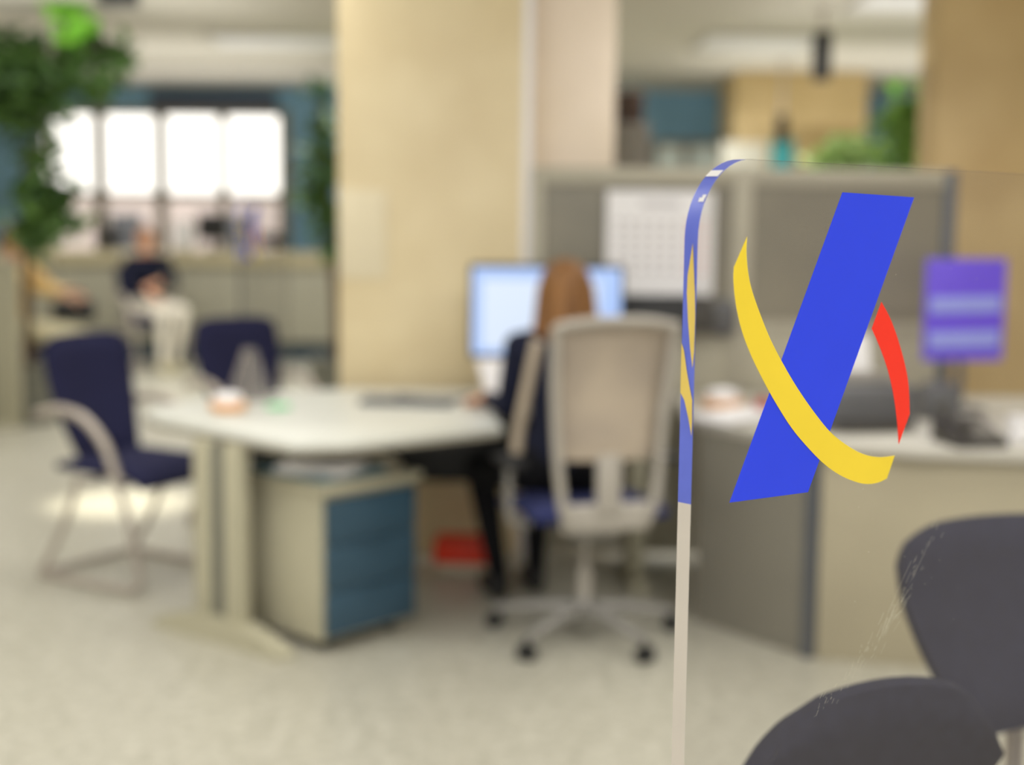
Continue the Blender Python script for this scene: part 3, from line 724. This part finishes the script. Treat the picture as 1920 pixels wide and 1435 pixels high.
def skinpick(cloth_arm, cloth_leg, shoe, handskin=True):
    def f(p, J, R):
        q = R.transposed() @ (p - J['head'])
        if q.z > -.135 and (p - J['head']).length < .19 and p.z > J['neck'].z + .015: return 0
        for s in 'lr':
            if handskin and (p - J['wr_' + s]).length < .19 and (p - J['el_' + s]).dot((J['wr_' + s] - J['el_' + s]).normalized()) > (J['wr_' + s] - J['el_' + s]).length - .01 and seg_dist(p, J['wr_' + s], J['wr_' + s] + (J['wr_' + s] - J['el_' + s]).normalized() * .17) < .075: return 0
        if p.z < .085: return 3
        dl = min(min(seg_dist(p, J['hip_' + s], J['kn_' + s]) - .085, seg_dist(p, J['kn_' + s], J['an_' + s]) - .05) for s in 'lr')
        dt = min([seg_dist(p, J['waist'], J['chest']) - .12] + [min(seg_dist(p, J['sh_' + s], J['el_' + s]), seg_dist(p, J['el_' + s], J['wr_' + s])) - .045 for s in 'lr'])
        return 2 if dl < dt else 1
    return f
pk = skinpick(1, 2, 3)
person('person with auburn hair and dark navy clothes seated facing the monitor',
       dict(head=(.185, 5.10, 1.170), neck=(.185, 5.06, 1.035), chest=(.185, 5.03, .90), waist=(.18, 4.98, .70), pelvis=(.18, 4.95, .60),
            sh_l=(.025, 5.06, .985), sh_r=(.345, 5.02, .985), el_l=(-.015, 5.10, .76), el_r=(.41, 5.16, .80), wr_l=(-.09, 5.27, .775), wr_r=(.30, 5.36, .785),
            hip_l=(.09, 4.97, .565), hip_r=(.26, 4.97, .565), kn_l=(-.115, 5.30, .50), kn_r=(.10, 5.38, .50), an_l=(-.045, 5.30, .10), an_r=(.10, 5.42, .10),
            toe_l=(-.10, 5.46, .032), toe_r=(.06, 5.57, .032)),
       (-.12, 1, -.12), [M['skin'], M['navy_cloth'], M['black_cloth'], M['rubber']], pk, hair_bob, M['hair'], .007)
# far seated person, white trousers, turned right and towards the viewer
bx0, by0 = -3.34, 13.05
person('distant person in navy top and white trousers seated before the long counter',
       dict(head=(bx0 - .02, by0 + .02, 1.165), neck=(bx0 - .02, by0 + .06, 1.03), chest=(bx0 - .02, by0 + .07, .90), waist=(bx0 - .02, by0 + .09, .70), pelvis=(bx0 - .02, by0 + .09, .585),
            sh_l=(bx0 + .12, by0 + .17, .98), sh_r=(bx0 - .17, by0 - .03, .98), el_l=(bx0 + .22, by0 + .06, .78), el_r=(bx0 - .14, by0 - .15, .75), wr_l=(bx0 + .12, by0 - .13, .80), wr_r=(bx0 + .07, by0 - .25, .72),
            hip_l=(bx0 + .05, by0 + .14, .565), hip_r=(bx0 - .09, by0 + .02, .565), kn_l=(bx0 + .36, by0 - .22, .54), kn_r=(bx0 + .22, by0 - .34, .54), an_l=(bx0 + .28, by0 - .22, .1), an_r=(bx0 + .20, by0 - .34, .1),
            toe_l=(bx0 + .38, by0 - .36, .032), toe_r=(bx0 + .29, by0 - .48, .032)),
       (.55, -.75, -.25), [M['skin'], M['navy_cloth'], M['white_cloth'], M['cream_cloth']], pk, hair_short, M['hair_br'], .009)
# person in tan at the far left, bag on the lap
bx0, by0 = -3.66, 10.3
person('person in a tan coat seated at the far left with bag on lap',
       dict(head=(bx0 + .06, by0 + .0, 1.205), neck=(bx0 + .03, by0 + .03, 1.07), chest=(bx0 + .02, by0 + .04, .93), waist=(bx0, by0 + .05, .72), pelvis=(bx0, by0 + .05, .60),
            sh_l=(bx0 + .10, by0 + .20, 1.01), sh_r=(bx0 + .06, by0 - .13, 1.01), el_l=(bx0 + .28, by0 + .22, .84), el_r=(bx0 + .24, by0 - .20, .90), wr_l=(bx0 + .44, by0 + .10, .86), wr_r=(bx0 + .42, by0 - .12, .86),
            hip_l=(bx0 + .02, by0 + .13, .575), hip_r=(bx0 + .02, by0 - .05, .575), kn_l=(bx0 + .46, by0 + .15, .54), kn_r=(bx0 + .45, by0 - .10, .54), an_l=(bx0 + .42, by0 + .14, .1), an_r=(bx0 + .42, by0 - .1, .1),
            toe_l=(bx0 + .58, by0 + .14, .032), toe_r=(bx0 + .58, by0 - .1, .032)),
       (1, -.3, -.35), [M['skin'], M['tan_cloth'], M['cream_cloth'], M['rubber']], pk, hair_short, M['hair_dk'], .009)
v4 = copy_tree(v1); v4.location = (bx0 + .03, by0 + .04, 0); v4.rotation_euler = (0, 0, 0); v4['label'] = 'navy chair under the person in the tan coat'
hb = thing('handbag', 'dark handbag held on the lap of the person in tan', 'bag', (bx0 + .44, by0 + .02, .645), .15)
MB().box((.03, 0, .08), (.30, .12, .15), bev=.03, seg=3).build('body', M['black'], hb)
MB().tube(smooth_path([(-.06, 0, .15), (-.05, 0, .20), (.03, 0, .225), (.11, 0, .20), (.12, 0, .15)]), .008, 8).build('handle', M['navy_cloth'], hb)

# ------------------------------------------------------------------ left partition end and long counter
lp = thing('low_partition', 'low grey-beige office partition at the left edge', 'partition', (-3.95, 9.42, 0), 0)
MB().box((0, 0, .57), (1.3, .04, 1.06), bev=.004).build('panel', mat('olive_grey_panel', (160, 156, 134), .6, var=.06), lp)
MB().box((0, 0, 1.115), (1.36, .06, .03), bev=.006).build('top_rail', M['part_frame'], lp)
for x in (-.66, .48, .665): MB().box((x, -.01, .55), (.03, .05, 1.10), bev=.005).build('post', M['putty_dark'] if x != .665 else M['putty'], lp)
MB().box((0, 0, .02), (1.36, .08, .04), bev=.004).build('foot_rail', M['putty'], lp)
lc = thing('service_counter', 'long grey counter with beige top band below the far windows', 'counter', (-3.7, 14.05, 0), 0)
MB().box((0, 0, .56), (4.4, .5, .74), bev=.005).build('front', M['counter'], lc)
MB().box((0, -.02, .995), (4.44, .56, .13), bev=.01).build('top_band', M['counter_top'], lc)
MB().box((0, .03, .095), (4.36, .44, .19), bev=.004).build('plinth', M['dark_kick'], lc)
# things on the counter
vs = tag(MB().lathe((0, 0, 0), [(.06, 0), (.1, .03), (.118, .12), (.11, .22), (.07, .28), (.055, .31), (.05, .31)]).build('white_jar', M['paper']), 'rounded white jar standing on the long counter', 'jar')
vs.location = (-3.21, 13.9, 1.061)
cm = thing('computer_monitor', 'dark monitor seen from behind on the long counter', 'monitor', (-2.95, 14.0, 1.061), .15)
MB().box((0, 0, .24), (.30, .05, .26), bev=.015).build('housing', M['black'], cm); MB().box((0, .02, .06), (.05, .03, .12), bev=.005).box((0, 0, .008), (.18, .14, .016), bev=.004).build('stand', M['black'], cm)
cm2 = copy_tree(cm); cm2.location = (-3.95, 14.0, 1.061); cm2.scale = (.8, 1, .6); cm2['label'] = 'small dark monitor on the counter left of the white jar'
cm3 = copy_tree(cm); cm3.location = (-2.36, 14.0, 1.061); cm3.scale = (.8, 1, .5); cm3['label'] = 'low dark monitor on the counter nearest the column'

# ------------------------------------------------------------------ cabinet behind the partition
cb = thing('tall_cabinet', 'tall mid grey cabinet behind the partition beside the column', 'cabinet', (.665, 8.4, 0), 0)
MB().box((0, 0, 1.0), (.21, .40, 1.96), bev=.006).build('carcass', M['mgrey'], cb)
dd = MB().box((0, -.206, 1.02), (.19, .012, 1.88), bev=.003).build('door', M['mgrey'], cb); MB().box((.07, -.218, 1.1), (.012, .012, .12), bev=.003).build('handle', M['dgrey'], dd)
MB().box((0, 0, .01), (.21, .40, .02), bev=0).build('plinth', M['dgrey'], cb)
bk = tag(MB().lathe((0, 0, 0), [(.07, 0), (.078, .01), (.085, .15), (.092, .155), (.092, .175), (.06, .185)]).build('waste_bin', mat('dark_brown_plastic', (84, 66, 60), .6)), 'dark brown round bin on top of the grey cabinet', 'bin')
bk.location = (.66, 8.33, 1.981)

# ------------------------------------------------------------------ pendants
def pendant(label, x, y, z0, z1, w_):
    t = thing('pendant_speaker', label, 'speaker', (x, y, z0), 0, 'black pendant speakers')
    MB().box((0, 0, (z1 - z0) / 2), (w_, w_, z1 - z0), bev=.02, seg=3).build('housing', M['black'], t)
    MB().tube([(0, 0, z1 - z0 - .002), (0, 0, ZC - z0 - .012)], .012, 10).build('rod', M['tubemetal'], t)
    MB().lathe((0, 0, ZC - z0 - .014), [(.05, 0), (.05, .012)]).build('ceiling_plate', M['tubemetal'], t)
    return t
pendant('black speaker hanging from the ceiling at upper right', 1.90, 9.0, 2.30, 2.60, .105)
pendant('small black pendant in front of the distant tan column', 2.22, 12.0, 2.06, 2.30, .09)
pendant('black pendant cut by the top edge at upper left', -2.42, 8.9, 2.705, 2.725, .20) if False else None
pj = thing('ceiling_projector', 'black ceiling unit cut by the top edge, left of the column', 'projector', (-2.06, 7.55, 2.515), .1)
MB().box((0, 0, .05), (.19, .2, .10), bev=.015).build('housing', M['black'], pj); MB().tube([(0, 0, .09), (0, 0, ZC - 2.516)], .012, 10).build('rod', M['tubemetal'], pj)
MB().cyl((0, -.1, .05), (0, -.112, .05), .025).build('lens', M['dgrey'], pj)

# things on the distant column
te = tag(MB().box((0, 0, 0), (.20, .012, .42), bev=.004).build('poster', mat('teal_print', (70, 170, 178), .6)), 'teal poster on the distant column under the small pendant', 'poster'); te.location = (2.38, 12.785, 1.93)
te2 = tag(MB().box((0, 0, 0), (.40, .012, .42), bev=.004).build('poster', mat('whitish_print', (212, 210, 196), .6)), 'whitish poster on the distant column left of the teal one', 'poster'); te2.location = (2.02 + .02, 12.79, 1.90)
nt = tag(MB().box((0, 0, 0), (.20, .006, .37), bev=.002).build('notice_sheet', mat('cream_print', (226, 214, 184), .6, var=.03)), 'pale cream notice on the left side of the beige column', 'notice'); nt.location = (-.63, 5.974, 1.37)

# ------------------------------------------------------------------ plants
def leaves(g, c, r, n, size, rnd, sq=(1, .8, 1)):
    for _ in range(n):
        d = Vector((rnd.gauss(0, 1), rnd.gauss(0, 1), rnd.gauss(0, 1))).normalized() * r * rnd.random() ** .45
        p = Vector(c) + Vector((d.x * sq[0], d.y * sq[1], d.z * sq[2]))
        R = Euler((rnd.uniform(-1.1, 1.1), rnd.uniform(-1.1, 1.1), rnd.uniform(0, 6.3))).to_matrix(); s = size * rnd.uniform(.7, 1.3)
        P = [(0, 0, 0), (.26, .35, .06), (.2, .75, .03), (0, 1, -.08), (-.2, .75, .03), (-.26, .35, .06)]
        v = [g.bm.verts.new(p + R @ (Vector(q) * s)) for q in P]
        g.bm.faces.new((v[0], v[1], v[2], v[3])); g.bm.faces.new((v[0], v[3], v[4], v[5]))
def plant(label, base, clusters, m, size, dens, seed, shoot=None):
    rnd = random.Random(seed); t = thing('potted_tree', label, 'plant', base, 0)
    b = Vector(base)
    MB().lathe((0, 0, 0), [(.15, 0), (.17, .02), (.21, .36), (.225, .37), (.225, .40), (.195, .40), (.18, .33)]).build('pot', M['putty_dark'], t)
    top = Vector(clusters[0][0]) - b; tr = MB()
    sp = smooth_path([(0, 0, .3), (top.x * .2, top.y * .2, top.z * .4), (top.x * .6, top.y * .6, top.z * .75), top], 5)
    tr.tube(sp, .03, 10, [.035 - .02 * i / (len(sp) - 1) for i in range(len(sp))])
    for c, r, *_ in clusters[1:]:
        e = Vector(c) - b; k = min(sp, key=lambda q: (q - e).length + max(0, q.z - e.z) * .8)
        tr.tube(smooth_path([k, (k + e) / 2 + Vector((0, 0, .05)), e], 4), .012, 8)
    tr.build('trunk', M['bark'], t)
    f = MB()
    for c, r, *q in clusters: leaves(f, Vector(c) - b, r, int(dens * r * r * (q[0] if q else 1)), size, rnd)
    f.build('foliage', m, t, smooth=False)
    if shoot:
        s = MB()
        for c, r, k in shoot: leaves(s, Vector(c) - b, r, k, size * 1.2, rnd)
        s.build('young_shoot', M['leaf_lime'], t, smooth=False)['label'] = 'bright lime young leaves'
    return t
def at8(px, py, Y=8.6):
    """reading a spot of the photograph as a point Y metres away"""
    return ((px - 960) * Y / 2667, Y, 1.46 - (py - 392) * Y / 2667)
P8 = 8.6 / 2667
cl = [((-3.36, 10.0, 2.42), .22), ((-2.98, 10.0, 2.50), .18), ((-2.72, 9.95, 2.47), .11), ((-2.84, 10, 2.36), .15), ((-3.55, 10.0, 2.32), .28), ((-3.2, 10.0, 2.26), .22), ((-2.9, 10.0, 2.22), .13, .7), ((-3.48, 10.0, 2.08), .16),
      ((-3.28, 10.0, 2.02), .15, .9), ((-3.26, 10.0, 1.80), .13, .7), ((-3.22, 10.0, 1.58), .17, .8), ((-3.34, 10.0, 1.42), .18, 1), ((-3.12, 10.0, 1.40), .15, .8), ((-3.3, 10.0, 1.25), .16, 1)]
cl = [((c[0] * .94, 9.32, 1.49 + (c[2] - 1.46) * .96), r_ * .98, *q) for c, r_, *q in cl]
plant('big dark leafy tree with lime shoots behind the low olive partition', (-3.32, 9.71, 0), cl, M['leaf'], .11, 3600, 5, [((-2.83, 9.1, 2.64), .06, 22), ((-2.74, 9.1, 2.55), .05, 20), ((-2.90, 9.1, 2.68), .04, 8)])
cl = [((-1.38, 10.2, 2.30), .10, .7), ((-1.34, 10.2, 2.05), .12), ((-1.36, 10.2, 1.85), .13), ((-1.33, 10.2, 1.68), .10), ((-1.42, 10.2, 1.58), .14), ((-1.33, 10.2, 1.42), .11), ((-1.30, 10.2, 1.25), .12)]
plant('dark slim tree peeping past the left side of the beige column', (-1.26, 10.25, 0), cl, M['leaf'], .11, 3400, 6)
cl = [((2.60, 9.6, 2.05), .15), ((2.68, 9.6, 2.15), .15), ((2.70, 9.6, 1.92), .15), ((2.54, 9.6, 1.86), .16), ((2.52, 9.6, 2.10), .10), ((2.66, 9.6, 1.70), .2)]
plant('mid green bushy tree beside the right tan column', (2.64, 9.7, 0), cl, M['leaf_mid'], .11, 3400, 8, [((2.50, 9.45, 2.34), .04, 5)])
cl = [((2.30, 10.2, 1.88), .16), ((2.45, 10.2, 1.90), .14), ((2.18, 10.2, 1.80), .12), ((2.36, 10.2, 1.62), .18)]
plant('pale green leafy plant behind the partition, left of the bushy tree', (2.3, 10.3, 0), cl, M['leaf_pale'], .11, 3600, 9)

# ------------------------------------------------------------------ ceiling lights and added fill lamps
def cl_fix(x, y, w_, d_, label):
    t = thing('ceiling_light', label, 'light', (x, y, ZC - .03), 0, 'flat ceiling lights')
    f = MB()
    for sx in (-1, 1): f.box((sx * (w_ / 2 + .02), 0, .0145), (.04, d_ + .08, .027), bev=.003)
    for sy in (-1, 1): f.box((0, sy * (d_ / 2 + .02), .0145), (w_, .04, .027), bev=.003)
    f.build('frame', M['pale'], t)
    MB().box((0, 0, .018), (w_, d_, .014), bev=0).build('diffuser', M['diff'], t)
M['diff'] = mat('lit_diffuser', (226, 226, 226), .6, var=.02, emit=(255, 250, 240), estr=.02)
cl_fix(1.78, 10.7, .80, .9, 'flat ceiling light above the distant tan column')
cl_fix(2.35, 8.6, .62, .62, 'flat ceiling light nearest the right tan column')
cl_fix(-1.75, 10.9, 1.0, .7, 'flat ceiling light left of the broad beige column')
def area(x, y, e, sx=1.2, sy=.6, z=2.66, spread=140, col=(1, .985, .95), rx=0):
    l = bpy.data.lights.new('ceiling_or_fill_lamp', 'AREA'); l.shape = 'RECTANGLE'; l.size = sx; l.size_y = sy; l.energy = e; l.color = col; l.spread = math.radians(spread)
    o = bpy.data.objects.new('ceiling_or_fill_lamp', l); C.objects.link(o); o.location = (x, y, z); o.rotation_euler = (rx, 0, 0); return o
for y in (-.6, 1.6, 3.8, 6.0, 8.4, 10.6, 12.0):
    for x in (-4.2, -1.4, 1.4, 4.2): area(x, y, 13 if y < 10 else 23)
for y in (1.5, 5.0, 8.5, 12.0):
    for x in (-3.2, 3.2): area(x, y, 14, 3.2, 2.2, 2.25, 180, (1, .985, .95), PI)  # added upward fill that brightens the ceiling
area(0, -2.0, 62, 5, 1.7, 1.6, 180, (.96, .98, 1), PI / 2)          # added fill from behind the viewer, brightens surfaces facing it
for x in (-2.4, 0, 2.4): area(x, 2.4, 15, 1.6, .5, 2.6, 150, (1, .985, .95), math.radians(58))  # added fill tilted forward onto upright surfaces
# sunlit patch on the floor at left: added overhead spot stands in for sun
sp = bpy.data.lights.new('floor_spot', 'SPOT'); sp.energy = 520; sp.spot_size = math.radians(19); sp.spot_blend = .9; sp.color = (1, .95, .78); sp.shadow_soft_size = .05
so_ = bpy.data.objects.new('floor_spot', sp); C.objects.link(so_); so_.location = (-2.35, 7.6, 2.6)
so_.rotation_euler = (Vector((-1.95, 7.0, 0)) - Vector((-2.35, 7.6, 2.6))).to_track_quat('-Z', 'Y').to_euler()

# sky outside
wd = bpy.data.worlds.new('sky'); scn.world = wd; wd.use_nodes = True
bg = wd.node_tree.nodes['Background']; bg.inputs['Color'].default_value = (1, .96, .88, 1); bg.inputs['Strength'].default_value = 2.0

# ------------------------------------------------------------------ camera
F = 2667.0; EYE = 1.46; p = math.atan(317 / F); s = math.radians(.62)
r0 = Vector((1, 0, 0)); fw = Vector((0, math.cos(p), -math.sin(p))); u0 = Vector((0, math.sin(p), math.cos(p)))
r = r0 * math.cos(s) + u0 * math.sin(s); u = u0 * math.cos(s) - r0 * math.sin(s)
cd = bpy.data.cameras.new('camera'); cam = bpy.data.objects.new('camera', cd); C.objects.link(cam)
m = Matrix((r, u, -fw)).transposed().to_4x4(); m.translation = (0, 0, EYE); cam.matrix_world = m
cd.sensor_width = 36; cd.lens = 36 * F / 1920; cd.clip_start = .05; cd.clip_end = 200
cd.dof.use_dof = True; cd.dof.focus_distance = 1.31; cd.dof.aperture_fstop = 2.2
scn.camera = cam
scn.view_settings.view_transform = 'Standard'; scn.view_settings.look = 'None'
scn.view_settings.exposure = 0.34
cy = scn.cycles
cy.use_denoising = True; cy.max_bounces = 8; cy.transparent_max_bounces = 16; cy.sample_clamp_indirect = 8
try: cy.denoiser = 'OPENIMAGEDENOISE'
except Exception: pass
